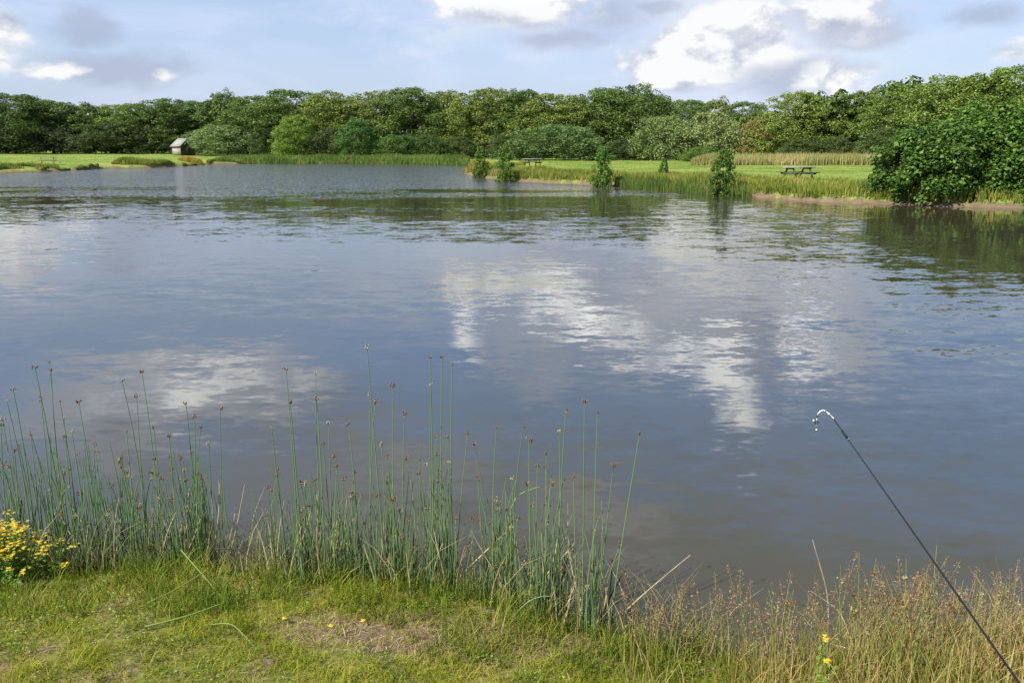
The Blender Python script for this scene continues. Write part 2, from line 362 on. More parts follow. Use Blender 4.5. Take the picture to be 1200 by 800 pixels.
# ------------------------------------------------------------------ water
def water_mat():
    m, kk, o = mat('pond_water')
    g = kk.new('ShaderNodeNewGeometry').outputs['Position']; X, Y, Z = kk.xyz(g)
    # waves: slopes taken straight from noise, so far ripples stay ripples
    big = kk.noise(kk.vm('MULTIPLY', g, (.35, 1.0, 1)), 1.1, 2, .5, .3, 'Color')
    mid = kk.noise(kk.vm('MULTIPLY', g, (.40, 1.0, 1)), 5.0, 3, .55, .4, 'Color')
    fine = kk.noise(kk.vm('MULTIPLY', g, (.5, 1.0, 1)), 17, 2, .5, .2, 'Color')
    gust = kk.noise(kk.vm('MULTIPLY', g, (.35, 1, 1)), .11, 3, .55)
    wind = kk.ss(kk.m('ADD', Y, kk.m('MULTIPLY', kk.m('SUBTRACT', gust, .5), 40)), 31, 44)          # far windy water
    cat = kk.ss(kk.noise(kk.vm('MULTIPLY', g, (.3, 1, 1)), .35, 4, .6), .40, .62)
    right = kk.m('MULTIPLY', kk.ss(kk.m('SUBTRACT', X, kk.m('MULTIPLY', Y, .12)), .6, 3.2), kk.ss(Y, 3.0, 5.5))
    amp = kk.m('ADD', kk.m('ADD', .017, kk.m('MULTIPLY', cat, .030)), kk.m('MULTIPLY', wind, .075))
    amp = kk.m('ADD', amp, kk.m('MULTIPLY', right, .05))
    lee = kk.ss(kk.m('ADD', X, kk.m('MULTIPLY', Y, -.25)), 3, 7)
    amp = kk.m('MULTIPLY', amp, kk.m('SUBTRACT', 1, kk.m('MULTIPLY', kk.m('MULTIPLY', lee, kk.ss(Y, 9, 16)), .75)))
    def sl(c, i): return kk.m('SUBTRACT', kk.xyz(c)[i], .5)
    sx = kk.m('ADD', kk.m('MULTIPLY', sl(big,0), .5), kk.m('ADD', kk.m('MULTIPLY', sl(mid,0), 1.0), kk.m('MULTIPLY', sl(fine,0), .8)))
    calm = kk.m('SUBTRACT', 1, wind)
    sy = kk.m('ADD', kk.m('MULTIPLY', sl(big,1), 1.1), kk.m('ADD', kk.m('MULTIPLY', sl(mid,1), 2.6), kk.m('MULTIPLY', sl(fine,1), 1.6)))
    choppy = kk.noise(g, 9, 2, .6, 0, 'Color')
    sy = kk.m('ADD', kk.m('MULTIPLY', sy, kk.m('ADD', .25, kk.m('MULTIPLY', calm, .75))), kk.m('MULTIPLY', kk.m('MULTIPLY', sl(choppy,1), wind), 16.0))
    cb = kk.new('ShaderNodeCombineXYZ'); kk.put(cb.inputs[0], kk.m('MULTIPLY', sx, amp)); kk.put(cb.inputs[1], kk.m('MULTIPLY', sy, amp)); cb.inputs[2].default_value = 1
    nrm = kk.vm('NORMALIZE', cb.outputs[0])
    murk = kk.noise(g, .7, 4, .6)
    col = kk.mix(murk, (.036,.033,.020), (.058,.050,.033))
    p = principled(kk, o, col, kk.m('ADD', .03, kk.m('MULTIPLY', wind, .10)), .5, nrm)
    kk.put(p.inputs['IOR'], kk.m('ADD', 1.72, kk.m('MULTIPLY', wind, 1.4)))
    return m
wv = np.array([[-900,-2,0],[900,-2,0],[900,1400,0],[-900,1400,0]], float)
xs2 = np.array([-75, 70.]); ys2 = np.array([1.5, 100.])
wv = np.array([[-75,1.5,0],[70,1.5,0],[70,100,0],[-75,100,0]], float)
wo = link('water', mesh_np('water', wv, np.array([[0,1,2,3]]), water_mat())); tag(wo, kind='structure')

# ------------------------------------------------------------------ trees
def diamonds(C, Nn, size, asp=1.6):
    """leaf faces centred at C facing Nn"""
    n = len(C); a = rng.normal(size=(n, 3)); T = np.cross(Nn, a); T /= np.linalg.norm(T, axis=1, keepdims=True)+1e-9
    B = np.cross(Nn, T); s = size[:, None]*np.exp(rng.normal(0, .22, n))[:, None]
    V = np.stack([C-T*s*asp*.5, C+B*s*.5+T*s*.1, C+T*s*asp*.5+Nn*s*.12, C-B*s*.5+T*s*.1], 1)
    return V.reshape(-1, 3), np.arange(n*4).reshape(-1, 4)
def crown_mesh(name, mtl, h, w_, lobes, per, leaf, lr=(.10,.19), low=.06, prof=None, up=.0, jag=.0, asp=1.6, seed=0):
    """crown of many leaf clumps spread through an uneven egg; real size h x w_"""
    global rng
    rng = np.random.default_rng(1000+seed)
    prof = prof or (lambda t: np.sqrt(np.clip(1-((t-.42)/.6)**2, 0, 1)))
    C, NN, S = [], [], []
    lean = rng.uniform(-.12, .12, 2)
    for i in range(lobes):
        t = low+(1-low)*rng.uniform(0, 1)**.95
        rr = prof(t)*(.35+.65*rng.uniform(0, 1)**.45); a = rng.uniform(0, 2*np.pi)
        lump = 1+.18*math.sin(a*3+seed)+.12*math.sin(a*5+t*7+seed*2)
        r0 = rng.uniform(*lr)*w_*(1.1-.45*t)
        c = np.array([math.cos(a)*rr*w_*.5*lump+lean[0]*w_*t, math.sin(a)*rr*w_*.5*lump+lean[1]*w_*t, t*h*(1-.5*r0/h)])
        if t > .8 and jag: c[2] += rng.uniform(-jag, jag)*h
        n = int(per*(r0/(.15*w_))**1.6)+8
        d = rng.normal(size=(n, 3)); d /= np.linalg.norm(d, axis=1, keepdims=True)
        d[:, 2] = np.where(d[:, 2] < -.3, -d[:, 2], d[:, 2])
        rad = r0*rng.uniform(.55, 1.12, n)
        pos = c+d*rad[:, None]*np.array([1, 1, .8+up])
        nn = d+rng.normal(0, .55, (n, 3)); nn[:, 2] += .25
        C.append(pos); NN.append(nn/np.linalg.norm(nn, axis=1, keepdims=True)); S.append(np.full(n, leaf))
    C = np.concatenate(C); NN = np.concatenate(NN); S = np.concatenate(S)
    m_ = C[:, 2] > .02; C, NN, S = C[m_], NN[m_], S[m_]
    me = mesh_np(name, *diamonds(C, NN, S, asp), mtl); me['top'] = float(np.percentile(C[:, 2], 99.7)); return me
def trunk_mesh(name, h, w_, r0, limbs=9, seed=0, low=.18):
    g_ = np.random.default_rng(seed+50); kk_ = 8
    t = np.linspace(0, 1, kk_)
    p = np.stack([np.cumsum(g_.normal(0, .018*h, kk_)), np.cumsum(g_.normal(0, .018*h, kk_)), t*h*.86], 1); p[0, :2] = 0
    parts = [tubes(p[None], (r0*(1-t*.85))[None], 7)]
    for i in range(limbs):
        s = g_.uniform(low, .8); b = np.array([np.interp(s, t, p[:, j]) for j in range(3)])
        a = g_.uniform(0, 6.28); L = w_*.42*(1.05-s*.6); u = np.linspace(0, 1, 6)[:, None]
        q = b+np.array([math.cos(a), math.sin(a), .35])*L*u+np.array([0, 0, 1])*(u**2)*L*.5+g_.normal(0, .02*h, (6, 3))*u
        parts.append(tubes(q[None], (r0*.42*(1-s*.5)*(1-u[:, 0]*.8))[None], 5))
    return mesh_np(name, *cat_vf(parts), M_BARK, True)
dome = lambda t: np.sqrt(np.clip(1-((t-.30)/.72)**2, 0, 1))
egg = lambda t: np.where(t < .45, .80+.2*np.sin(t/.45*1.57), np.sqrt(np.clip(1-((t-.45)/.56)**2, 0, 1)))
spire = lambda t: np.clip(1.05-t, .05, 1)**.6*np.clip(t*5+.4, 0, 1)
PROTO = {}
for i in range(5):
    PROTO['broad', i] = (crown_mesh('broad_crown', M_LEAF, 10, 8.5, 270, 230, .12, lr=(.06,.155), seed=i, jag=.03, prof=egg), trunk_mesh('trunk', 10, 8.5, .22, 9, i), 10, 8.5)
for i in range(3):
    PROTO['upright', i] = (crown_mesh('upright_crown', M_LEAF, 10, 6, 260, 180, .115, lr=(.06,.14), seed=10+i, up=.6, jag=.07, prof=egg), trunk_mesh('trunk', 10, 6, .2, 9, 10+i), 10, 6)
for i in range(4):
    PROTO['willow', i] = (crown_mesh('willow_crown', M_WILLOW, 6, 7, 230, 170, .10, lr=(.05,.125), low=.03, prof=dome, seed=20+i, up=.7, jag=.05, asp=2.6), trunk_mesh('trunk', 6, 7, .12, 12, 20+i, .05), 6, 7)
for i in range(2):
    PROTO['sapling', i] = (crown_mesh('sapling_crown', M_BIGLEAF, 2.4, 1.5, 170, 40, .065, lr=(.08,.15), low=.02, prof=dome, seed=30+i, up=.5, jag=.05), trunk_mesh('trunk', 2.4, 1.5, .03, 8, 30+i, .05), 2.4, 1.5)
def tree(name, proto, px, base_y, top_y, wpx, dist, label, cat='tree', group=None, tint=(1,1,1), part='crown', gz=None):
    me, tr, h0, w0 = PROTO[proto]
    x_ = (px-600)/FPX*dist*math.cos(PITCH)*1.0
    # depth along the view for a far point near the horizon
    p = at_y(px, 172, dist); x_ = p.x
    z0 = hz(x_, dist) if gz is None else gz
    top = at_y(px, top_y, dist).z
    H = top-z0; W = wpx/FPX*dist/1.0
    e = empty(name, (x_, dist, z0-.03), rnd.uniform(0, 6.28), (W/w0, W/w0, H/me['top']))
    tag(e, label, cat, group)
    c = link(part, me, e); c.color = (*tint, 1)
    link('trunk', tr, e)
    return e
GT = 'trees of the wood behind the pond'
dk, md, lt, ol, bl = (.62,.72,.72), (.85,.94,.85), (1.25,1.35,1.0), (1.3,1.2,1.0), (.75,.95,.95)
def B(i): return ('broad', i % 5)
def U(i): return ('upright', i % 3)
def Wl(i): return ('willow', i % 4)
trees = [
 # px, top, width, dist, proto, tint, label
 (-45,112,100,150,B(0),dk,'dark round tree cut off by the left edge of the photo'),
 (18,111,80,146,B(1),dk,'dark dense tree at the far left end of the wood, above the bare shore'),
 (62,118,62,148,B(2),md,'round dark green tree right behind the far left picnic table'),
 (104,121,66,150,U(0),md,'lower dull green tree just left of the pale leaved tree, left of the hut'),
 (143,122,62,149,B(3),lt,'lighter yellow green tree midway between left picnic table and hut'),
 (178,117,62,147,B(4),md,'round topped tree standing left behind the hut'),
 (208,117,60,152,B(0),dk,'very dark tree directly behind the wooden hut'),
 (243,119,60,150,B(1),bl,'blue green tree rising behind the pale willow beside the hut'),
 (270,107,44,150,U(1),md,'thin spiky topped tree poking above the wood right of the hut'),
 (298,113,70,138,B(2),md,'rounded mid green tree above the right end of the pale willow'),
 (350,107,78,134,B(3),md,'broad tree behind the light green tree at the wood edge'),
 (398,109,66,130,B(4),ol,'olive tinted tree left of and behind the dark blue green bush'),
 (440,108,72,128,B(0),ol,'olive crowned tree rising right behind the dark blue green bush'),
 (486,104,74,124,B(1),md,'tall leafy tree at the middle of the far reed fringe'),
 (528,107,64,126,U(2),ol,'upright olive tree left of the tall tree at the peninsula tip'),
 (568,105,72,120,B(2),ol,'olive crowned tall tree above the peninsula tip'),
 (610,105,58,116,U(0),md,'tall pointed tree above the lakeside shrub and farther picnic table'),
 (655,111,70,114,B(3),ol,'yellowish olive tree rising behind the left half of the large willow bush'),
 (700,103,76,112,B(4),md,'tall round tree rising behind the right half of the large willow bush'),
 (744,100,80,110,B(0),(.8,.88,.8),'tallest dense rounded tree at the right end of the main wood'),
 (798,118,56,190,B(1),md,'low distant tree seen over the grey green willow'),
 (838,116,56,195,U(1),ol,'distant tree seen over the pale olive willow'),
 (876,120,54,190,B(2),md,'distant tree seen over the reddish brown bush'),
 (923,109,66,92,B(3),(1.45,1.4,1.2),'round olive green tree standing alone right of the reddish bush'),
 (966,128,52,94,U(2),(1.1,1.05,.9),'lower tree in the dip between the round olive tree and the pointed one'),
 (1008,108,60,90,U(0),(1.1,1.15,.95),'pointed tree above the right end of the dry grass band'),
 (1050,101,74,84,B(4),(1.1,1.15,.9),'leafy tree behind the left end of the big lakeside bush'),
 (1098,90,84,80,B(0),(1.25,1.3,1.05),'tall tree rising behind the middle of the big lakeside bush'),
 (1145,84,80,78,U(1),(1.25,1.3,1.05),'taller upright tree behind the big bush with sky gaps in its crown'),
 (1192,78,90,76,B(1),(1.25,1.3,1.05),'tallest tree at the right edge of the photo'),
 (1250,84,100,78,B(2),(1.25,1.3,1.05),'tree cut off beyond the right edge of the photo'),
]
for (px, ty, wp, ds, pr, ti, lb) in trees:
    tree('broadleaf_tree', pr, px, 0, ty, wp*1.22, ds, lb, 'tree', GT, ti)
# understorey bushes along the foot of the wood
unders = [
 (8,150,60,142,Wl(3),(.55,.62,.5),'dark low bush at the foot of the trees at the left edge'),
 (70,148,66,144,Wl(0),(.45,.5,.42),'dark bush behind the left picnic table'),
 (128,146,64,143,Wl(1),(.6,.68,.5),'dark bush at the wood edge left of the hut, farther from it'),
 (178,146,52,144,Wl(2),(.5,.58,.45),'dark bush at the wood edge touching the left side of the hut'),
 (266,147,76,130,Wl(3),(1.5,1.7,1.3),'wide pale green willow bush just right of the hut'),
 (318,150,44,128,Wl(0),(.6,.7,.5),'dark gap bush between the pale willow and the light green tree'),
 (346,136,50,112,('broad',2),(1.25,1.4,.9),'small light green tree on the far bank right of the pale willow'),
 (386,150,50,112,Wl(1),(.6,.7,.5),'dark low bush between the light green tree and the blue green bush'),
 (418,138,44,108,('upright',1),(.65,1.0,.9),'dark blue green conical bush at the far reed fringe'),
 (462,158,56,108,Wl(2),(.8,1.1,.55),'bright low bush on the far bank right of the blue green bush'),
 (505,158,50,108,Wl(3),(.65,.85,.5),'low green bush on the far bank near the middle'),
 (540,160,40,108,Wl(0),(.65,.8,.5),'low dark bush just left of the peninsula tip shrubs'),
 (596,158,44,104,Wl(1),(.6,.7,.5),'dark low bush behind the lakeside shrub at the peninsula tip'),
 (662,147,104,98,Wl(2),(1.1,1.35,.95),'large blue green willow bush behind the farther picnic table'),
 (738,160,60,100,Wl(3),(.5,.6,.42),'dark bush right of the large blue green willow'),
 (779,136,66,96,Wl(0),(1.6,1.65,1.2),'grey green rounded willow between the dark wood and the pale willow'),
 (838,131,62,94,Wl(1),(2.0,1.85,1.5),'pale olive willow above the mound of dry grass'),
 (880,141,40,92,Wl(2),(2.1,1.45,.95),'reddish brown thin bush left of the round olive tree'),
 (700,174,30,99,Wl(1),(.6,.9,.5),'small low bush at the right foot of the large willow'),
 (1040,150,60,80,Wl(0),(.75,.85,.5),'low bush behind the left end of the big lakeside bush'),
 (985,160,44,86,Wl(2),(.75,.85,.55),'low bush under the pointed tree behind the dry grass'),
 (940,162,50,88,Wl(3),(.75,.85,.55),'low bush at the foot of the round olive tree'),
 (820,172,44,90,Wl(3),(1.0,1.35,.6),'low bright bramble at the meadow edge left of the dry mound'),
]
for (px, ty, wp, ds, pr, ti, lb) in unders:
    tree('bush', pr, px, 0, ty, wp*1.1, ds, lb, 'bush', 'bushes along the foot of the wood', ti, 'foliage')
# the inside of the wood, seen only as darkness between the trees in front
rng = np.random.default_rng(91)
def wood(xa, ya, xb, yb, n, h, seed):
    u = rng.uniform(0, 1, n); X = xa+(xb-xa)*u; Y = ya+(yb-ya)*u+rng.uniform(-4, 5, n)
    Zt = h*(1+.10*np.sin(X*.35+seed)+.07*np.sin(X*.9)); Z = Zt*rng.uniform(0, 1, n)**.7
    C, NN = [], []
    for i in range(n):
        m_ = 30; d = rng.normal(size=(m_, 3)); d /= np.linalg.norm(d, axis=1, keepdims=True); d[:, 2] = np.abs(d[:, 2])
        C.append(np.array([X[i], Y[i], Z[i]+.3])+d*rng.uniform(.5, 1.3)); NN.append(d)
    return np.concatenate(C), np.concatenate(NN)
parts = [wood(-118,166,-32,158,1100,8.2,0), wood(-56,146,8,134,1100,8.2,1), wood(-10,134,24,122,800,8.4,2), wood(20,122,34,112,260,4.6,3), wood(30,102,40,98,260,5.2,6), wood(34,94,62,86,700,7.4,4)]
C = np.concatenate([p[0] for p in parts]); NN = np.concatenate([p[1] for p in parts])
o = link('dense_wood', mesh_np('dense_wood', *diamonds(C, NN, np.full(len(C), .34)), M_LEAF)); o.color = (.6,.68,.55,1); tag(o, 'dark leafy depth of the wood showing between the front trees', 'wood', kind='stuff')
# saplings and shrubs by the water
for (px, by, ty, wp, pr, ti, lb) in [
 (562,55.2,172,20,0,(1.5,1.45,1.1),'small light green shrub at the very tip of the peninsula'),
 (592,48.9,170,25,1,(1.5,1.5,1.2),'leafy shrub at the water edge left of the farther picnic table'),
 (707,42.0,172,25,0,(1.3,1.4,1.1),'dense dark green sapling at the water edge in the middle of the peninsula'),
 (779,42.5,185,11,1,(.8,1.0,.8),'tiny slim sapling in the long grass between the two bigger saplings'),
 (848,34.7,173,29,1,(1.0,1.1,.9),'dark leaning sapling at the water edge left of the nearer picnic table')]:
    tree('sapling', ('sapling', pr), px, 0, ty, wp*.84, by, lb, 'sapling', 'saplings on the pond bank', ti)
# the big bush on the right shore
def big_bush(x0, y0, h, w_, d_, seed, label, tint):
    global rng
    rng = np.random.default_rng(seed)
    e = empty('lakeside_bush', (x0, y0, .12)); tag(e, label, 'bush', 'big bushes on the right shore')
    C, NN = [], []
    for i in range(int(230*w_/8)):
        t = rng.uniform(0, 1)**.8; a = rng.uniform(0, 6.283)
        pr = math.sqrt(max(0, 1-((t-.15)/.9)**2)); rr = rng.uniform(.45, 1)**.6*pr*(1.0+.16*(rng.uniform() > .85))
        r0 = rng.uniform(.22, .55)
        c = np.array([math.cos(a)*rr*w_/2, math.sin(a)*rr*d_/2, t*(h-r0*.6)*(1+.1*math.sin(a*3+seed))])
        n = int(260*(r0/.4)**2); d = rng.normal(size=(n, 3)); d /= np.linalg.norm(d, axis=1, keepdims=True)
        pos = c+d*(r0*rng.uniform(.5, 1.1, n))[:, None]
        nn = d*.6+rng.normal(0, .4, (n, 3)); nn[:, 2] += .8
        C.append(pos); NN.append(nn/np.linalg.norm(nn, axis=1, keepdims=True))
    C = np.concatenate(C); NN = np.concatenate(NN); m_ = C[:, 2] > -.05; C, NN = C[m_], NN[m_]
    c = link('foliage', mesh_np('bush_foliage', *diamonds(C, NN, rng.choice([.05,.065,.085,.11], len(C)), 1.35), M_BIGLEAF), e); c.color = (*tint, 1)
    parts = []
    for i in range(16):
        a = rng.uniform(0, 6.28); L = rng.uniform(.5, .9); u = np.linspace(0, 1, 7)[:, None]
        q = np.array([rng.uniform(-.3, .3)*w_, rng.uniform(-.2, .2)*d_, 0])+np.array([math.cos(a)*w_*.2, math.sin(a)*d_*.2, h*L])*u+rng.normal(0, .05, (7, 3))*u
        parts.append(tubes(q[None], (.035*(1-u[:, 0]*.8))[None], 5))
    link('stems', mesh_np('bush_stems', *cat_vf(parts), M_BARK, True), e)
    return e
bb = at(1118, 240, .12)
big_bush(at_y(1102,200,29.5).x, 30.0, 2.75, 4.6, 4.2, 5, 'big glossy green bush overhanging the water, its left and lower part beside the grass', (1.05,1.1,.95))
big_bush(at_y(1155,200,30.6).x, 30.6, 3.4, 5.2, 4.2, 6, 'taller middle mound of the big glossy bush on the right shore', (1.25,1.3,1.0))
big_bush(at_y(1226,200,29.4).x, 29.4, 2.9, 5.0, 4.2, 8, 'green bush overhanging the water at the right edge of the photo', (1.1,1.2,.95))

# ------------------------------------------------------------------ grass
def blades(X, Y, H, Wd, lean=.35, kseg=4, Z=None, curl=1.0):
    n = len(X); Z = height(X, Y) if Z is None else Z
    a = rng.uniform(0, 2*np.pi, n); L = H*rng.uniform(.0, 1, n)*lean
    t = np.linspace(0, 1, kseg)
    P = np.stack([X[:, None]+(np.cos(a)*L)[:, None]*t**(1+curl), Y[:, None]+(np.sin(a)*L)[:, None]*t**(1+curl), (Z-.01)[:, None]+H[:, None]*(t-.18*lean*t**3)], -1)
    Wt = Wd[:, None]*np.array([1, .85, .55, .08]) if kseg == 4 else Wd[:, None]*np.linspace(1, .08, kseg)
    return strips(P, Wt)
def stuff(name, vf, mtl, label, cat):
    o = link(name, mesh_np(name, *vf, mtl)); tag(o, label, cat, kind='stuff'); return o
def keep(X, Y, cond): return X[cond], Y[cond]

# far bank fringe: reeds and long grass right at the water, left and middle
rng = np.random.default_rng(3)
def along(pts, n, d0, d1):
    P = np.array([[p.x, p.y] for p in pts]); seg = np.linalg.norm(np.diff(P, axis=0), axis=1); cum = np.concatenate([[0], np.cumsum(seg)])
    s = rng.uniform(0, cum[-1], n); X = np.interp(s, cum, P[:, 0]); Y = np.interp(s, cum, P[:, 1]); return X, Y+rng.uniform(d0, d1, n), s
X, Y, s = along([at(*p) for p in [(255,192.5),(300,192),(400,192),(480,192.5),(525,194),(548,195)]], 26000, -.6, 5.5)
H = rng.uniform(.35, 1.0, len(X))*(1+.35*wobble(X, Y, .7)+.2*wobble(X, Y, 2.2, 3))*.72
stuff('reed_fringe', blades(X, Y, H, rng.uniform(.05,.09,len(X)), .25, Z=np.maximum(height(X, Y), -.2)), M_FARREED, 'continuous green reed fringe along the far shore below the wood', 'reeds')
X, Y, s = along([at(*p) for p in [(-30,204),(0,203),(30,202.5),(60,201),(95,199),(130,197.5),(170,197),(205,195.5),(240,193),(262,192.5)]], 30000, .9, 6)
dens = wobble(X, Y, .55, 1)+.4*wobble(X, Y, .19, 5); keepm = (dens > -.15)
X, Y = X[keepm], Y[keepm]; H = rng.uniform(.25, .75, len(X))*np.clip(.5+dens[keepm]*.6, .3, 1.2)
stuff('shore_grass', blades(X, Y, H, rng.uniform(.04,.07,len(X)), .4), M_FARG, 'patchy long grass and weeds on the far left shore below the hut', 'grass')
# peninsula: yellowing long grass along the shore
PEN = [Vector((1.3, 74, 0))]+[at(*p) for p in pen_px[:-1]]
X, Y, s = along(PEN+[at(1150,243), at(1215,244.5)], 120000, -.8, 7.5)
sd = sdf(X, Y); hh_ = height(X, Y); dens = .5*wobble(X, Y, .8, 3)+.5*wobble(X, Y, .3, 6)
km = (hh_ > .15+.10*wobble(X, Y, 1.4)) & (sd < 4.2+1.6*dens+rng.uniform(-1, 1, len(X))); X, Y, sd = X[km], Y[km], sd[km]; dens = dens[km]
H = rng.uniform(.08, .36, len(X))*np.clip(1+dens*.9+.4*wobble(X, Y, 2.4, 2), .3, 1.8)*np.clip(1.4-sd*.16, .5, 1.4)
stuff('long_bank_grass', blades(X, Y, H, rng.uniform(.02,.045,len(X)), .45), M_FARG, 'yellow green long grass along the edge of the peninsula', 'grass')
# sedge fringe at water between sapling and right table
X, Y, s = along([at(*p) for p in [(722,219),(760,221.5),(800,225),(832,228),(880,231)]], 9000, -.25, 1.0)
H = rng.uniform(.2, .6, len(X))*(1+.4*wobble(X, Y, 1.5)); stuff('waterside_sedge', blades(X, Y, H, rng.uniform(.015,.03,len(X)), .25, Z=np.maximum(height(X, Y), -.1)), M_FARREED, 'green upright sedge in the water edge between the two dark saplings', 'sedge')
# short meadow turf relief
X = rng.uniform(2, 34, 60000); Y = rng.uniform(33, 92, 60000); km = sdf(X, Y) > 2.5; X, Y = X[km], Y[km]
stuff('meadow_grass', blades(X, Y, rng.uniform(.02,.05,len(X)), rng.uniform(.03,.06,len(X)), .6), M_MEADOW, 'mown green grass of the peninsula meadow around the picnic tables', 'grass')
X = rng.uniform(-110, 0, 30000); Y = rng.uniform(70, 142, 30000); km = sdf(X, Y) > 3; X, Y = X[km], Y[km]
stuff('meadow_grass', blades(X, Y, rng.uniform(.03,.07,len(X)), rng.uniform(.05,.1,len(X)), .6), M_MEADOW, 'sunlit mown grass between the left shore and the wood', 'grass')
# dry grass band behind the right table and its mound
px_ = rng.uniform(862, 1062, 26000); dd = rng.uniform(70, 84, 26000)
X = (px_-600)/928*dd; km = sdf(X, dd) > 2; X, Y = X[km], dd[km]
H = rng.uniform(.45, 1.05, len(X))*(1+.35*wobble(X, Y, .6)); stuff('dry_meadow_grass', blades(X, Y, H, rng.uniform(.04,.08,len(X)), .35), M_DRYG, 'straw coloured uncut grass band behind the nearer picnic table', 'dry grass')
def tussock(px, dist, wid, h, n, mtl, name, label, cat, group=None):
    c = at_y(px, 172, dist); r_ = wid/2*np.sqrt(rng.uniform(0, 1, n)); a = rng.uniform(0, 6.283, n)
    X = c.x+r_*np.cos(a); Y = dist+r_*np.sin(a)*.7; Hh = h*(1-.55*(r_/(wid/2))**2)*rng.uniform(.7, 1.1, n)
    V, F_ = blades(X, Y, Hh, rng.uniform(.03,.06,n), .5)
    o_ = Vector((c.x, dist, hz(c.x, dist))); V = V-np.array(o_)
    o = link(name, mesh_np(name, V, F_, mtl), None, o_); tag(o, label, cat, group); return o
tussock(836, 70, 3.8, 1.25, 3600, M_DRYG, 'grass_tussock', 'rounded cream mound of dry grass at the meadow edge under the pale willow', 'grass tussock')
M_ORANGEG = leaf_mat('orange_weeds', [(0,(.16,.20,.03)),(.4,(.45,.36,.06)),(1,(.62,.40,.10))], .3, .7, .2)
tussock(561, 62.5, 2.3, .85, 2400, M_ORANGEG, 'weed_clump', 'golden orange clump of weeds at the tip of the peninsula', 'weeds')
tussock(222, 94, 3.0, .8, 1500, M_ORANGEG, 'weed_clump', 'rusty yellow clump of weeds on the shore in front of the hut', 'weeds')
M_DARKW = leaf_mat('dark_weeds', [(0,(.012,.018,.006)),(1,(.05,.07,.015))], .2, .7, .2)
tussock(17, 63, 2.0, .42, 1400, M_DARKW, 'weed_clump', 'flat dark clump of weeds on the bare shore at the left edge', 'weeds')
tussock(52, 66, 1.8, .5, 1500, M_FARREED, 'weed_clump', 'green tuft of weeds at the shore right below the left picnic table', 'weeds')
tussock(108, 73, 2.4, .7, 1600, M_DARKW, 'weed_clump', 'dark weeds at the water edge right of the left picnic table', 'weeds')

# ------------------------------------------------------------------ hut
def hut():
    c = at_y(215, 172, 128); z0 = hz(c.x, 128)
    e = empty('wooden_hut', (c.x, 128, z0), R(-38)); tag(e, 'small pale timber hut with a grey pitched roof in front of the dark trees', 'hut')
    L, Dp, hw, hr = 2.5, 2.5, 1.55, 2.6    # length (local x), depth (local y), eave, ridge
    # front wall faces local -y
    t = .08
    link('front_wall', mesh_np('w', *boxes([((0,-Dp/2,hw/2),(L,t,hw),None)]), M_BOARD), e)
    link('back_wall', mesh_np('w', *boxes([((0,Dp/2,hw/2),(L,t,hw),None)]), M_BOARD), e)
    for s_ in (-1, 1):
        x0, x1 = s_*L/2-t/2*s_, s_*L/2-t*1.5*s_
        pr = [(-Dp/2+.05,0),(Dp/2-.05,0),(Dp/2-.05,hw),(0,hr-.05),(-Dp/2+.05,hw)]
        V = [(x0,a,b) for a,b in pr]+[(x1,a,b) for a,b in pr]
        F5 = np.array([[0,1,2,3,4],[9,8,7,6,5]]); F4 = np.array([[i,(i+1)%5,(i+1)%5+5,i+5] for i in range(5)])
        wl = link('gable_wall', mesh_np('g', np.array(V), [F5, F4], M_WOOD_D), e)  # gable's shade put into its colour: darker timber than the front boards
        if s_ == 1:
            d = link('door', mesh_np('d', *boxes([((x0+.03,0,.75),(.05,.8,1.5),None)]), M_WOOD_D), e)
            link('handle', mesh_np('h', *boxes([((x0+.075,.28,.8),(.04,.04,.14),None)]), M_BARK), d)
    ang = math.atan2(hr-hw, Dp/2); sl = math.hypot(hr-hw, Dp/2)+.28
    rf = []
    for s_ in (-1, 1):
        Mx = Matrix.Rotation(-s_*ang, 3, 'X'); cc = Vector((0, s_*math.cos(ang)*sl/2, hr-math.sin(ang)*sl/2+.05))
        link('roof', mesh_np('r', *boxes([(cc, (L+.5, sl, .07), Mx)]), M_ROOF), e)
        fp = cc+Vector((0, s_*math.cos(ang)*sl/2, -math.sin(ang)*sl/2))
        link('fascia', mesh_np('f', *boxes([(fp+Vector((0,s_*.02,-.06)), (L+.44,.03,.12), None)]), M_WOOD_D), e)
hut()

# ------------------------------------------------------------------ picnic tables
def picnic_table(px, by, dist, rz, label, pale):
    c = at_y(px, by, dist); z0 = hz(c.x, dist)
    e = empty('picnic_table', (c.x, dist, z0), rz, .86); tag(e, label, 'picnic table', 'wooden picnic tables by the pond')
    top, leg = (M_WOOD_G if pale else M_WOOD_D), (M_WOOD_G if pale else M_WOOD_D)
    L = 1.8
    link('tabletop', mesh_np('t', *boxes([((0,-.31+.155*i,.735),(L,.14,.04),None) for i in range(5)]), M_WOOD_G if True else top), e)
    for s_ in (-1, 1):
        link('seat', mesh_np('s', *boxes([((0,s_*(.66+.13*j),.44),(L,.12,.04),None) for j in (0,1)]), M_WOOD_D), e)
        link('seat_beam', mesh_np('sb', *boxes([((s_*.62,0,.375),(.045,1.6,.09),None)]), leg), e)
        link('top_beam', mesh_np('tb', *boxes([((s_*.62,0,.67),(.045,.7,.09),None)]), leg), e)
        for q in (-1, 1):
            a = math.atan2(.42, .7); Mx = Matrix.Rotation(q*a, 3, 'X')
            link('leg', mesh_np('l', *boxes([((s_*.57, q*.46, .355),(.045,.10,.84),Mx)]), leg), e)
    return e
picnic_table(935, 208, 40, R(18), 'nearer dark picnic table on the meadow left of the big lakeside bush', False)
picnic_table(624, 192, 66, R(-25), 'farther dark picnic table on the meadow beside the shrub at the peninsula tip', False)
picnic_table(56, 190, 74, R(35), 'pale grey picnic table on the far left shore in front of the dark wood', True)

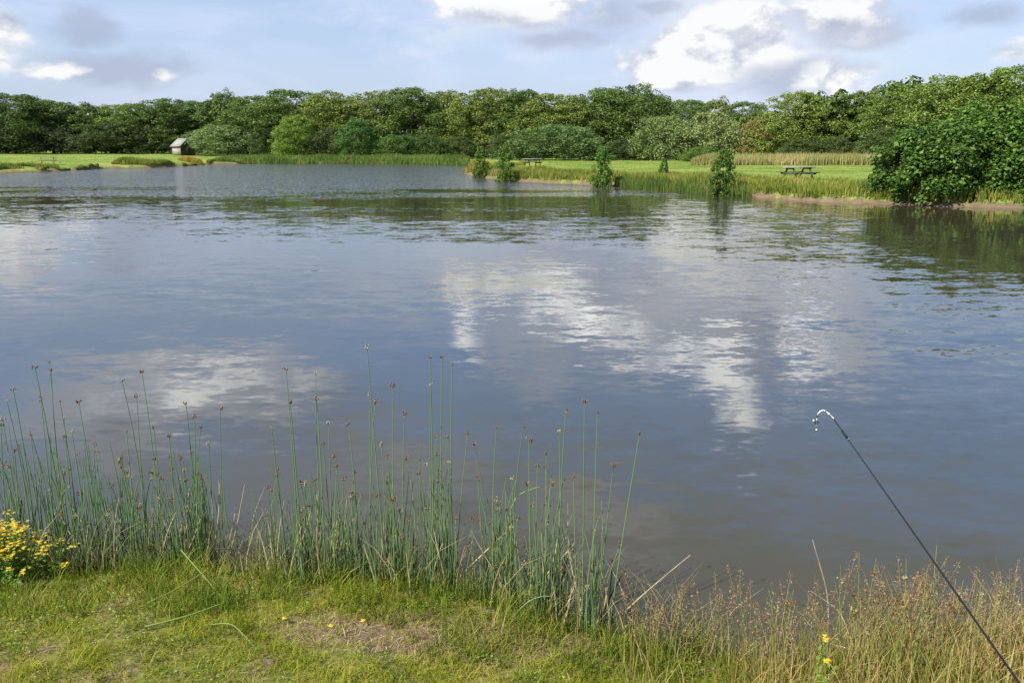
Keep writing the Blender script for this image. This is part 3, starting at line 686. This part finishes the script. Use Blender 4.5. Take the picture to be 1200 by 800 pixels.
# ------------------------------------------------------------------ near bank grass
rng = np.random.default_rng(21)
def bare(X, Y):
    """0..1 how bare the ground is"""
    r_ = np.sqrt(((X+.30)*1.35)**2+((Y-2.72)*4.2)**2)+.35*wobble(X, Y, 5, 2)
    r2 = np.sqrt(((X+1.45)*2.6)**2+((Y-3.1)*6)**2)+.3*wobble(X, Y, 7, 4)
    return np.maximum(sstep(r_, 1.15, .7), .7*sstep(r2, 1.1, .6))
n = 400000
X = rng.uniform(-4.3, 3.9, n); Y = rng.uniform(1.5, 3.9, n)
km = (sdf(X, Y) > .06) & (rng.uniform(0, 1, n) > .5*bare(X, Y)) & (rng.uniform(0, 1, n) < .62+.5*wobble(X, Y, 11, 8)+.35*wobble(X, Y, 31, 3)) & (np.abs(X) < Y*.72+1.3); X, Y = X[km], Y[km]
H = rng.uniform(.012, .045, len(X))*(1+.6*wobble(X, Y, 6, 5)+.3*wobble(X, Y, 17, 2))+.006
stuff('turf', blades(X, Y, H, rng.uniform(.0022,.0042,len(X)), 1.3), M_TURF, 'short mossy yellow green turf on the near bank', 'grass')
n = 26000; X = rng.uniform(-3.4, 2.4, n); Y = rng.uniform(1.6, 3.6, n); km = (sdf(X, Y) > .1) & (wobble(X, Y, 4, 9)+.5*wobble(X, Y, 13, 1) > .15) & (bare(X, Y) < .6); X, Y = X[km], Y[km]
C = np.stack([X, Y, height(X, Y)+rng.uniform(.01, .035, len(X))], 1); NN = rng.normal(0, .45, (len(X), 3)); NN[:, 2] = 1; NN /= np.linalg.norm(NN, axis=1, keepdims=True)
stuff('clover', diamonds(C, NN, np.full(len(X), .0085), 1.2), M_HERB, 'small round clover and weed leaves in the near turf', 'clover')
# dead thatch lying on the bare patches
n = 110000; X = rng.uniform(-2.6, 1.2, n); Y = rng.uniform(1.8, 3.4, n); km = (sdf(X, Y) > .05) & (rng.uniform(0, 1, n) < .12+bare(X, Y)); X, Y = X[km], Y[km]
stuff('dry_thatch', blades(X, Y, rng.uniform(.006,.026,len(X)), rng.uniform(.0018,.0035,len(X)), 4.0, curl=0.2), leaf_mat('thatch', [(0,(.10,.065,.04)),(.5,(.36,.26,.16)),(1,(.66,.54,.38))], .15, .8, .15), 'dead brown grass thatch on the worn patch of the near bank', 'dry grass')
# longer grass along the water edge, left and middle
n = 80000; X = rng.uniform(-3.4, 1.0, n); Y = rng.uniform(2.2, 4.0, n); sd = sdf(X, Y)
tuft = wobble(X, Y, 9, 1)+.6*wobble(X, Y, 3.3, 7)
km = (sd > -.10) & (sd < .50+.26*tuft) & (rng.uniform(0, 1, n) < .42+.45*tuft); X, Y, sd, tuft = X[km], Y[km], sd[km], tuft[km]
H = rng.uniform(.06, .19, len(X))*np.where(X > .05, .70, .84)*(1+.35*wobble(X, Y, 19, 4))*np.clip(1+.5*tuft, .5, 1.8)*np.clip(1.15-sd*1.1, .45, 1.2)
stuff('bank_grass', blades(X, Y, H, rng.uniform(.0025,.0055,len(X)), .9, Z=np.maximum(height(X, Y), -.02)), M_BANKG, 'bright tufted grass along the water edge at the foot of the reeds', 'grass')
n = 17000; X = rng.uniform(-3.2, .85, n); Y = rng.uniform(2.4, 4.0, n); sd = sdf(X, Y)
km = (sd > -.22) & (sd < .16) & (rng.uniform(0, 1, n) < .6+.4*wobble(X, Y, 5, 6)); X, Y, sd = X[km], Y[km], sd[km]
H = rng.uniform(.10, .42, len(X))
stuff('marsh_grass', blades(X, Y, H, rng.uniform(.0025,.0055,len(X)), .8, Z=np.maximum(height(X, Y), -.02)), leaf_mat('marsh_mixture', [(0,(.035,.04,.02)),(.25,(.10,.10,.035)),(.5,(.19,.24,.06)),(.75,(.36,.28,.13)),(1,(.55,.45,.28))], .2, .6, .2), 'mixed green and dead marsh grass between the feet of the reeds', 'marsh grass')
# tall flowering grass, lower right
n = 20000; X = rng.uniform(.35, 3.8, n); Y = rng.uniform(1.9, 3.2, n); sd = sdf(X, Y)
fx = X/Y*900/.97+600
tuft = wobble(X, Y, 8, 3)
km = (sd > -.13) & (sd < .75) & (rng.uniform(0, 1, n) < np.clip(.25+(fx-720)/420, .05, 1)*(.5+.5*tuft)) & (X < Y*.75+1.3); X, Y, sd, fx = X[km], Y[km], sd[km], fx[km]
H = rng.uniform(.12, .42, len(X))*np.clip((fx-560)/520, .35, 1.0)
stuff('tall_grass', blades(X, Y, H, rng.uniform(.0025,.005,len(X)), .7, Z=np.maximum(height(X, Y), -.02)), M_TALLG, 'tall yellowing grass on the bank in the lower right corner', 'grass')
def panicles(cx, n, label, seed, hmin=.28, hmax=.5, sx=.3):
    global rng
    rng = np.random.default_rng(seed); V, F_ = [], []
    X = rng.normal(cx[0], sx*.5, n); Y = rng.normal(cx[1], .12, n); Z = np.maximum(height(X, Y), -.02)
    H = rng.uniform(hmin, hmax, n); a = rng.uniform(0, 6.28, n); L = H*rng.uniform(0, .28, n); t = np.linspace(0, 1, 6)
    P = np.stack([X[:, None]+(np.cos(a)*L)[:, None]*t**2, Y[:, None]+(np.sin(a)*L)[:, None]*t**2, Z[:, None]+H[:, None]*t], -1)
    org = np.array([cx[0], cx[1], float(Z.mean())])
    e = empty('flowering_grass_tuft', org); tag(e, label, 'grass tuft', 'flowering grass tufts on the near bank')
    for i in range(n):
        o = link('stalk', mesh_np('stalk', *tubes((P[i]-org)[None], np.linspace(.0016,.0006,6)[None], 4), M_TALLG), e)
        m_ = 60; u = rng.uniform(.66, 1.0, m_); b = np.stack([np.interp(u, t, P[i, :, j]) for j in range(3)], 1)
        sp = (1.02-u)*.075+.003; ang = rng.uniform(0, 6.28, m_)
        C = b+np.stack([np.cos(ang)*sp, np.sin(ang)*sp, rng.uniform(0, .012, m_)], 1)-org; NN = rng.normal(size=(m_, 3))
        NN[:, 2] *= .3; NN /= np.linalg.norm(NN, axis=1, keepdims=True)
        link('seed_head', mesh_np('seeds', *diamonds(C, NN, np.full(m_, .0038), 2.2), M_PANICLE), o)
for i, (px, py, n, h0, h1, lb) in enumerate([
 (775,796,10,.20,.34,'sparse pink brown flowering grass tuft right of the last reeds'),
 (840,800,16,.25,.42,'loose flowering grass tuft at the bottom edge left of the bleached stalks'),
 (895,800,26,.25,.42,'dense pinkish flowering grass tuft left of the yellow flowers'),
 (930,800,8,.34,.46,'taller thin flowering grass tuft just left of the yellow flowers'),
 (1010,798,22,.30,.46,'brown flowering grass tuft right of the yellow flowers'),
 (1060,798,26,.30,.48,'orange brown flowering grass tuft under the middle of the rod'),
 (1120,798,24,.32,.46,'flowering grass tuft left of the rod at the bottom of the photo'),
 (1180,790,24,.28,.42,'flowering grass tuft right of the rod in the corner of the photo')]):
    p = at(px, py, .1); panicles((p.x, p.y), n, lb, 300+i, h0, h1)

# ------------------------------------------------------------------ reeds
rng = np.random.default_rng(77)
def seed_head(tip, parent, pale=False, size=1.0):
    pts = []
    for i in range(rnd.randint(5, 9)):
        d = np.array([rnd.uniform(-1, 1), rnd.uniform(-1, 1), rnd.uniform(-.9, .6)]); d /= np.linalg.norm(d)+1e-6
        L = rnd.uniform(.004, .013)*size
        c = np.array(tip)+d*L
        pts.append(ball(c, .0030*size, 5, 4, (1, 1, rnd.uniform(1.2, 1.7))))
    o = link('seed_head', mesh_np('seed_head', *cat_vf(pts), M_HEADP if pale else M_HEAD, True), parent)
    return o
def stem_path(b, t_, bend=.0, kk_=9):
    u = np.linspace(0, 1, kk_)[:, None]; b = np.array(b); t_ = np.array(t_); s_ = np.array([rnd.uniform(-1, 1), rnd.uniform(-1, 1), 0])*bend
    return b+(t_-b)*u+s_*(u*(1-u))*4
def add_stem(e, org, b, t_, r0=.0034, mtl=None, head=True, pale=False, bend=.02, low_head=False):
    P = stem_path(np.array(b)-org, np.array(t_)-org, bend)
    me = mesh_np('stem', *tubes(P[None], np.linspace(r0, r0*.38, 9)[None], 6), mtl or M_STEM, True)
    s_ = link('stem', me, e)
    if head: seed_head(P[-1] if not low_head else P[-2], s_, pale, rnd.uniform(.75, 1.25))
    return s_
def clump(base_px, base_py, tips, n_extra, spread, hr, label, fresh=0, dry=2, rot=2, ztilt=.12):
    n_extra = int(n_extra*3.3); dry += 4; rot += 2
    """tips: pixel positions of the stems one can pick out"""
    b0 = at(base_px, base_py+(10 if base_px < 550 else 4), 0.0); org = np.array([b0.x, b0.y, -.02])
    e = empty('reed_clump', tuple(org)); tag(e, label, 'reed clump', 'reed clumps along the near bank')
    def basep(dx=None):
        return (b0.x+rnd.gauss(0, spread*.45), b0.y+rnd.gauss(0, .07), -.03)
    for tp in tips:
        b = basep(); yy = b[1]+rnd.uniform(-.06, .10); t_ = at_y(tp[0], tp[1], yy)
        # base under the tip unless the photo leans it
        lean = (t_.x-b0.x); bx = b0.x+lean*(.78 if len(tp) < 3 else tp[2])+rnd.gauss(0, .012)
        add_stem(e, org, (bx, b[1], -.03), t_, rnd.uniform(.0036,.0048), M_STEM, True, rnd.random() < .22, rnd.uniform(0, .03))
    for i in range(n_extra):
        b = basep(); h = rnd.uniform(hr[0]*.45, hr[1])*(1-.25*abs(b[0]-b0.x)/max(spread, .01))
        t_ = (b[0]+rnd.gauss(0, ztilt*.6)*h, b[1]+rnd.gauss(0, .08)*h, h)
        mt = M_STEM_Y if i < fresh or rnd.random() < .10 else M_STEM
        add_stem(e, org, b, t_, rnd.uniform(.0024,.0046), mt, rnd.random() < .36, rnd.random() < .25, rnd.uniform(0, .07))
    for i in range(dry):
        b = basep(); h = rnd.uniform(.15, .5); t_ = (b[0]+rnd.gauss(0, .3)*h, b[1]+rnd.gauss(0, .15)*h, h)
        o = add_stem(e, org, b, t_, rnd.uniform(.003,.006), M_STEM_D, False, bend=.03); o['label'] = 'dry straw coloured broken stem'
    for i in range(rot):
        b = basep(); h = rnd.uniform(.12, .4); t_ = (b[0]+rnd.gauss(0, .12)*h, b[1]+rnd.gauss(0, .1)*h, h)
        o = add_stem(e, org, b, t_, rnd.uniform(.004,.006), M_STEM_B, False, bend=.02); o['label'] = 'dark rotten stem base'
    return e
clump(15, 655, [(15,455),(3,490),(8,470)], 14, .16, (.5,.85), 'reed clump at the left edge rising behind the yellow flowers')
clump(66, 655, [(58,424),(60,432),(41,430),(48,468),(75,490),(70,470)], 12, .16, (.5,.85), 'tall reed clump directly behind the right end of the yellow flowers')
clump(112, 662, [(92,470),(84,505),(110,520)], 15, .14, (.45,.78), 'reed clump between the yellow flowers and the double tall stems', dry=4, rot=3)
clump(158, 662, [(143,446),(166,435),(160,463),(180,500),(148,505)], 14, .15, (.45,.75), 'reed clump with two tall brown topped stems left of the green one')
clump(205, 664, [(218,473),(228,488),(198,510),(235,500)], 14, .13, (.45,.72), 'reed clump with rusty heads just left of the bright green clump', dry=3)
clump(236, 662, [(258,478,.6),(245,520)], 17, .10, (.45,.75), 'dense bright green reed clump left of the open water gap', fresh=8)
clump(330, 678, [(335,432),(318,500),(340,470)], 9, .12, (.4,.7), 'reed clump right of the open water gap with one very tall stem', dry=4)
clump(366, 680, [(370,437),(371,466),(385,495),(378,520),(395,545)], 12, .11, (.45,.75), 'reed clump around the thick straw coloured dead stalks', dry=6, rot=3)
clump(415, 686, [(408,495),(433,462),(440,470),(392,535)], 16, .16, (.4,.65), 'thin short reed clump right of the dead stalks', dry=4)
clump(466, 690, [(430,405,.35),(460,450),(474,485),(447,520)], 17, .14, (.45,.75), 'reed clump with the tallest stem of all leaning left', fresh=3, dry=4)
clump(514, 690, [(504,418),(518,418),(530,426),(505,450),(548,508,.5)], 14, .10, (.5,.85), 'reed clump of three tall parallel stems in the middle of the bank', dry=3, rot=6)
clump(586, 706, [(556,520,.5),(582,500),(613,500,.35),(560,560,.8)], 14, .12, (.4,.7), 'yellow green reed clump with a stem bent over to the right', fresh=9, rot=3)
clump(640, 728, [(620,515),(655,505),(640,530),(630,545),(663,482),(600,560)], 16, .13, (.45,.75), 'reed clump with tufted dry sheaths at its foot left of the tall pale stems', dry=7, rot=6)
clump(692, 748, [(685,470,.8),(700,483,.5),(719,545,.35),(750,507,.18),(672,560)], 7, .07, (.4,.75), 'last reed clump on the right with a long stem leaning right', dry=2, rot=5)
def rush(px, yy, tips, n_extra, label, spread=.10):
    p = at_y(px, 800, yy); org = np.array([p.x, yy, max(hz(p.x, yy), 0)-.01])
    e = empty('rush_tuft', tuple(org)); tag(e, label, 'rush tuft', 'rush tufts in the lower right grass')
    for tp in tips:
        t_ = at_y(tp[0], tp[1], yy); add_stem(e, org, (org[0]+(t_.x-org[0])*.6, yy+rnd.gauss(0,.03), org[2]), t_, rnd.uniform(.0022,.003), rnd.choice([M_STEM_Y, M_TALLG, M_STEM_Y]), True, rnd.random() < .5, .01, True)
    for i in range(n_extra):
        b = (org[0]+rnd.gauss(0, spread*.5), yy+rnd.gauss(0, .05), org[2]); h = rnd.uniform(.22, .42)
        add_stem(e, org, b, (b[0]+rnd.gauss(0, .16)*h, b[1]+rnd.gauss(0, .1)*h, b[2]+h), rnd.uniform(.0016,.003), rnd.choice([M_STEM_Y, M_TALLG, M_TALLG]), rnd.random() < .5, rnd.random() < .3, .02, True)
M_HEAD_O = M_HEAD
rush(1015, 2.50, [(1007,648),(1027,653),(985,662),(1000,700)], 16, 'rush tuft with two thin tall tips right of the bleached stalks')
rush(1060, 2.46, [(1080,680),(1045,690),(1062,655),(1087,665)], 20, 'yellow rush tuft halfway between the bleached stalks and the rod')
rush(1108, 2.50, [(1098,638),(1100,672),(1120,678),(1129,680),(1143,683)], 20, 'upright rush tuft just left of the rod with one very tall tip')
rush(1165, 2.52, [(1150,682),(1172,712),(1180,682),(1195,695)], 18, 'rush tuft between the rod and the right edge of the photo')
rush(905, 2.50, [(912,700),(885,706),(930,690)], 10, 'thin rush tuft left of the tall bleached stalk')
# bent stem with an orange head standing off the last clump
def lone(name, pts, r0, mtl, label, cat, group=None, head=None):
    P = np.array([tuple(p) for p in pts]); org = P[0].copy(); u = np.linspace(0, 1, 14)
    # smooth curve through the points
    s_ = np.linspace(0, 1, len(P)); Q = np.stack([np.interp(u, s_, P[:, j]) for j in range(3)], 1)
    for _ in range(3): Q[1:-1] = (Q[:-2]+Q[1:-1]*2+Q[2:])/4
    o = link(name, mesh_np(name, *tubes((Q-org)[None], np.linspace(r0, r0*.4, 14)[None], 6), mtl, True), None, org); tag(o, label, cat, group)
    if head is not None: seed_head((Q-org)[-1], o, head)
    return o
def gp(px, py, h=.0):   # a point above the ground seen at this pixel; height h over the bank
    z_ = .1
    for _ in range(4):
        p = at(px, py, z_+h); z_ = max(hz(p.x, p.y), 0)
    return at(px, py, z_+h)
lone('bent_reed', [gp(703,742), at_y(712,712,gp(703,742).y), at_y(735,694,gp(703,742).y)], .0028, M_STEM_B, 'dark bent reed with an orange tip beside the last reed clump', 'reed', None, False)
lone('fallen_reed', [gp(172,707,.02), gp(205,691,.05), gp(242,668,.10)], .0038, M_STEM_Y, 'green fallen reed lying upper left, rising right towards the water gap', 'reed', 'fallen reeds on the near bank')
lone('fallen_reed', [gp(170,734,.02), gp(218,722,.04), gp(262,706,.06)], .0042, M_STEM_Y, 'yellow green fallen reed lying lowest across the left turf', 'reed', 'fallen reeds on the near bank')
lone('fallen_reed', [gp(212,644,.14), gp(238,674,.09), gp(266,706,.02)], .0028, M_STEM_Y, 'yellow green broken reed slanting down right left of the water gap', 'reed', 'fallen reeds on the near bank')
lone('fallen_reed', [gp(240,732,.01), gp(272,729,.06), gp(298,757,.01)], .0026, M_STEM_Y, 'curled yellow green fallen stem on the turf left of the worn patch', 'reed', 'fallen reeds on the near bank')
lone('fallen_reed', [gp(252,642,.16), gp(280,643,.17), gp(300,660,.10)], .003, M_STEM_B, 'dark fallen reed arching over the open water gap', 'reed', 'fallen reeds on the near bank')
yb = gp(590,730).y
lone('fallen_reed', [at_y(598,725,yb), at_y(622,700,yb+.02), at_y(652,696,yb+.02), at_y(685,730,yb)], .0035, M_STEM, 'green reed arched over the foot of the right reed clumps', 'reed', 'fallen reeds on the near bank')
yb = gp(586,712).y
lone('bent_reed', [at_y(588,712,yb), at_y(592,640,yb), at_y(600,580,yb), at_y(632,570,yb)], .0038, M_STEM_Y, 'light green reed bent sharply to the right halfway up', 'reed')
for (pts, r_, lb) in [
 (((968,800),(972,700),(952,632)), .0032, 'tall bleached dead stalk curving left above the yellow flowers'),
 (((1003,765),(985,715),(950,692)), .0032, 'bleached dead stalk arching left over the yellow flowers'),
 (((1005,762),(965,752),(933,712)), .0030, 'bleached broken stalk slanting down right behind the yellow flowers'),
 (((955,800),(953,760),(951,728)), .0026, 'short upright bleached stalk left of the yellow flowers'),
 (((1090,756),(1130,750),(1165,742)), .0028, 'orange straw lying across the grass left of the rod'),
 (((757,800),(752,770),(741,735)), .0026, 'thin pale stalk standing in the water right of the last reeds')]:
    yb = 2.55
    lone('dead_stalk', [at_y(p[0], p[1], yb+.03*i) for i, p in enumerate(pts)], r_, M_STEM_D, lb, 'dead stalk', 'dead stalks on the near bank')
yb = gp(352,676).y
e = empty('dead_stalk_bundle', (at(352,680).x, yb, 0)); tag(e, 'thick pair of upright straw coloured dead stalks among the middle reeds', 'dead stalk')
org = np.array(e.location)
for (a, b_) in (((350,690),(348,598)), ((356,690),(357,606)), ((346,690),(345,640))):
    add_stem(e, org, at_y(*a, yb), at_y(*b_, yb), .0055, M_STEM_D, False, bend=.012)

# ------------------------------------------------------------------ yellow flowers
def flower_head(c, r_, n=9):
    parts = []
    for j in range(n):
        a = j*6.283/n+rnd.uniform(-.2, .2); d = Vector((math.cos(a), math.sin(a), rnd.uniform(0, .35))).normalized(); s_ = Vector((-d.y, d.x, 0))
        c_ = Vector(c); v = np.array([c_, c_+d*r_*.6+s_*r_*.22, c_+d*r_, c_+d*r_*.6-s_*r_*.22]); parts.append((v, np.array([[0,1,2,3]])))
    parts.append(ball(c, r_*.32, 6, 4, (1,1,.7)))
    return cat_vf(parts)
def flower_plant(cx, cy, wid, dep, h, nst, nfl, label, seed, fr=.010):
    global rng
    rng = np.random.default_rng(seed); z0 = max(hz(cx, cy), 0)
    e = empty('yellow_flower_plant', (cx, cy, z0)); tag(e, label, 'flowers', 'yellow flowers on the near bank')
    n = nst; bx = rng.normal(0, wid*.25, n); by = rng.normal(0, dep*.25, n); tx = bx*1.5+rng.normal(0, .02, n); ty = by*1.4; hh = h*(rng.uniform(.7, 1.05, n)*np.clip(1-.35*(tx/(wid*.6))**2, .4, 1) if n > 5 else np.ones(n))
    u = np.linspace(0, 1, 6); P = np.stack([bx[:, None]+(tx-bx)[:, None]*u**1.5, by[:, None]+(ty-by)[:, None]*u**1.5, hh[:, None]*u], -1)
    link('stems', mesh_np('stems', *tubes(P, np.tile(np.linspace(.0022,.001,6), (n,1)), 5), M_HERB, True), e)
    C = []; 
    for i in range(n):
        m_ = int(45*h/.3); uu = rng.uniform(.1, .93, m_); b = np.stack([np.interp(uu, u, P[i, :, j]) for j in range(3)], 1); C.append(b+rng.normal(0, .014, (m_, 3)))
    C = np.concatenate(C); NN = rng.normal(size=C.shape); NN[:, 2] = np.abs(NN[:, 2])+.4; NN /= np.linalg.norm(NN, axis=1, keepdims=True)
    link('leaves', mesh_np('leaves', *diamonds(C, NN, np.full(len(C), .009), 2.6), M_HERB), e)
    for i in range(nfl):
        j = i % n; c = P[j, -1]+rng.normal(0, 1, 3)*np.array([.022, .02, .014])*(0 if i < n else 1)
        link('flower', mesh_np('flower', *cat_vf([flower_head(c+rng.normal(0, 1, 3)*np.array([.014,.014,.007])*(1 if n > 5 else .5), fr*rng.uniform(.5, .8), 7) for _ in range(7 if n > 5 else 4)]), M_FLOWER), e)
    return e
p = at(22, 668, .1)
flower_plant(p.x-.02, p.y-.12, .44, .24, .23, 95, 98, 'dense clump of yellow flowers at the left edge in front of the reeds', 40, .0125)
p = at(972, 800, .12); p2 = at_y(972, 748, 2.12)
flower_plant(p2.x, 2.12, .03, .02, p2.z-max(hz(p2.x, 2.12), 0), 1, 1, 'single yellow flower head standing between the bleached stalks', 41, .015)
p2 = at_y(962, 771, 2.06)
flower_plant(p2.x, 2.06, .03, .02, p2.z-max(hz(p2.x, 2.06), 0), 1, 1, 'lower yellow flower head in the grass at the bottom right', 42, .015)
for (px, py, lb) in [(387,733,'single small yellow blossom in the turf above the worn patch'),(425,727,'pale yellow blossom in the grass near the middle bank'),(333,724,'small yellow blossom left of the worn patch')]:
    p = gp(px, py, .03)
    o = link('small_blossom', mesh_np('blossom', *flower_head((0,0,.0), .013, 6), M_FLOWER), None, p); tag(o, lb, 'flower', 'small blossoms in the turf')

# ------------------------------------------------------------------ fishing rod
def rod():
    m_b = plain('black_carbon', (.010,.010,.011), .28, .5, .2, 30)
    m_w = plain('pale_braided_line', (.72,.72,.70), .5, .4, .25, 300)
    m_s = plain('bright_ring_metal', (.6,.6,.62), .25, .5, .1, 50, Metallic=1.0)
    m_g = plain('cork_grip', (.38,.25,.14), .8, .2, .3, 60)
    tip = at_y(983, 499, 2.75); low = at_y(1196, 802, 1.42)
    d = (low-tip).normalized(); butt = tip+d*((.36-tip.z)/d.z)
    e = empty('fishing_rod', butt); tag(e, 'black fishing rod leaning over the water at the lower right with a curled pale tip', 'fishing rod')
    O = np.array(butt); Ln = (butt-tip).length
    def on(t): return np.array(tip+(butt-tip)*t)-O
    P = np.stack([on(t) for t in np.linspace(0, 1, 30)]); tt = np.linspace(0, 1, 30)
    P[:, 2] -= .018*np.sin(np.pi*np.clip(tt*1.2, 0, 1))*0
    link('blank', mesh_np('blank', *tubes(P[None], (.0021+.0062*tt)[None], 10), m_b, True), e)
    link('grip', mesh_np('grip', *tubes(np.stack([on(t) for t in (.80,.81,.99,1.0)])[None], np.array([[.008,.013,.013,.008]]), 12), m_g, True), e)
    # curled tip: the last eyes with line wrapped between them
    ctl = [(983,499),(977,491),(970,484),(964,480.5),(958,485),(957,493)]
    C = np.array([np.array(at_y(a, b, 2.75+.01*i))-O for i, (a, b) in enumerate(ctl)])
    u = np.linspace(0, len(ctl)-1, 40); Q = np.stack([np.interp(u, np.arange(len(ctl)), C[:, j]) for j in range(3)], 1)
    for _ in range(6): Q[1:-1] = (Q[:-2]+Q[1:-1]*2+Q[2:])/4
    link('tip_section', mesh_np('tip', *tubes(Q[None], np.linspace(.0022,.0014,40)[None], 8), m_b, True), e)
    wr = .0010+.0016*(np.sin(np.linspace(0, 34, 40)) > .1)
    link('line_wrap', mesh_np('wrap', *tubes((Q[8:]+np.array([0,-.001,.0025]))[None], wr[None, 8:], 8), m_w, True), e)
    def ring(c, r_, ax, mt, parent, th=.0012):
        a = np.linspace(0, 2*np.pi, 17); ax = np.array(ax)/np.linalg.norm(ax); s1 = np.cross(ax, [0,0,1]); s1 /= np.linalg.norm(s1)+1e-9; s2 = np.cross(ax, s1)
        P_ = c+np.outer(np.cos(a), s1)*r_+np.outer(np.sin(a), s2)*r_
        return link('line_guide', mesh_np('ring', *tubes(P_[None], np.full((1,17), th), 6), mt, True), parent)
    ax = np.array(d)
    for t, r_ in ((.012,.006),(.05,.005),(.42,.007),(.62,.010)):
        c = on(t)+np.array([0,0,-(r_+.003+.003*t)])
        if t in (.012,): ring(c+np.array([0,0,2*r_]), r_*.7, (0,1,.2), m_s, e)
        elif t == .05: link('collar', mesh_np('collar', *tubes(np.stack([on(.004), on(.010)])[None], np.array([[.0045,.0045]]), 8), m_b, True), e)
    for i in (14, 20, 27): link('bead', mesh_np('bead', *ball(Q[i]+np.array([0,0,.002]), .0040, 10, 7), m_w if i != 20 else m_s, True), e)
    ring(Q[-1]+np.array([0,0,-.006]), .006, (0,1,0), m_b, e, .0018)
    link('swivel', mesh_np('swivel', *ball(Q[-1]+np.array([-.012,0,.002]), .0038, 10, 7), m_w, True), e)
    sn = np.stack([Q[-1]+np.array([.003*math.cos(a)*(1), 0, -.014-.016*(1-math.cos(a))/2*1.2])*1.0+np.array([.004*math.sin(a),0,0]) for a in np.linspace(0, 6.28, 14)])
    link('snap_link', mesh_np('snap', *tubes(sn[None], np.full((1,14), .0009), 5), m_s, True), e)
    link('bead', mesh_np('bead', *ball(Q[-1]+np.array([.003,0,-.036]), .0038, 8, 6), m_w, True), e)
rod()
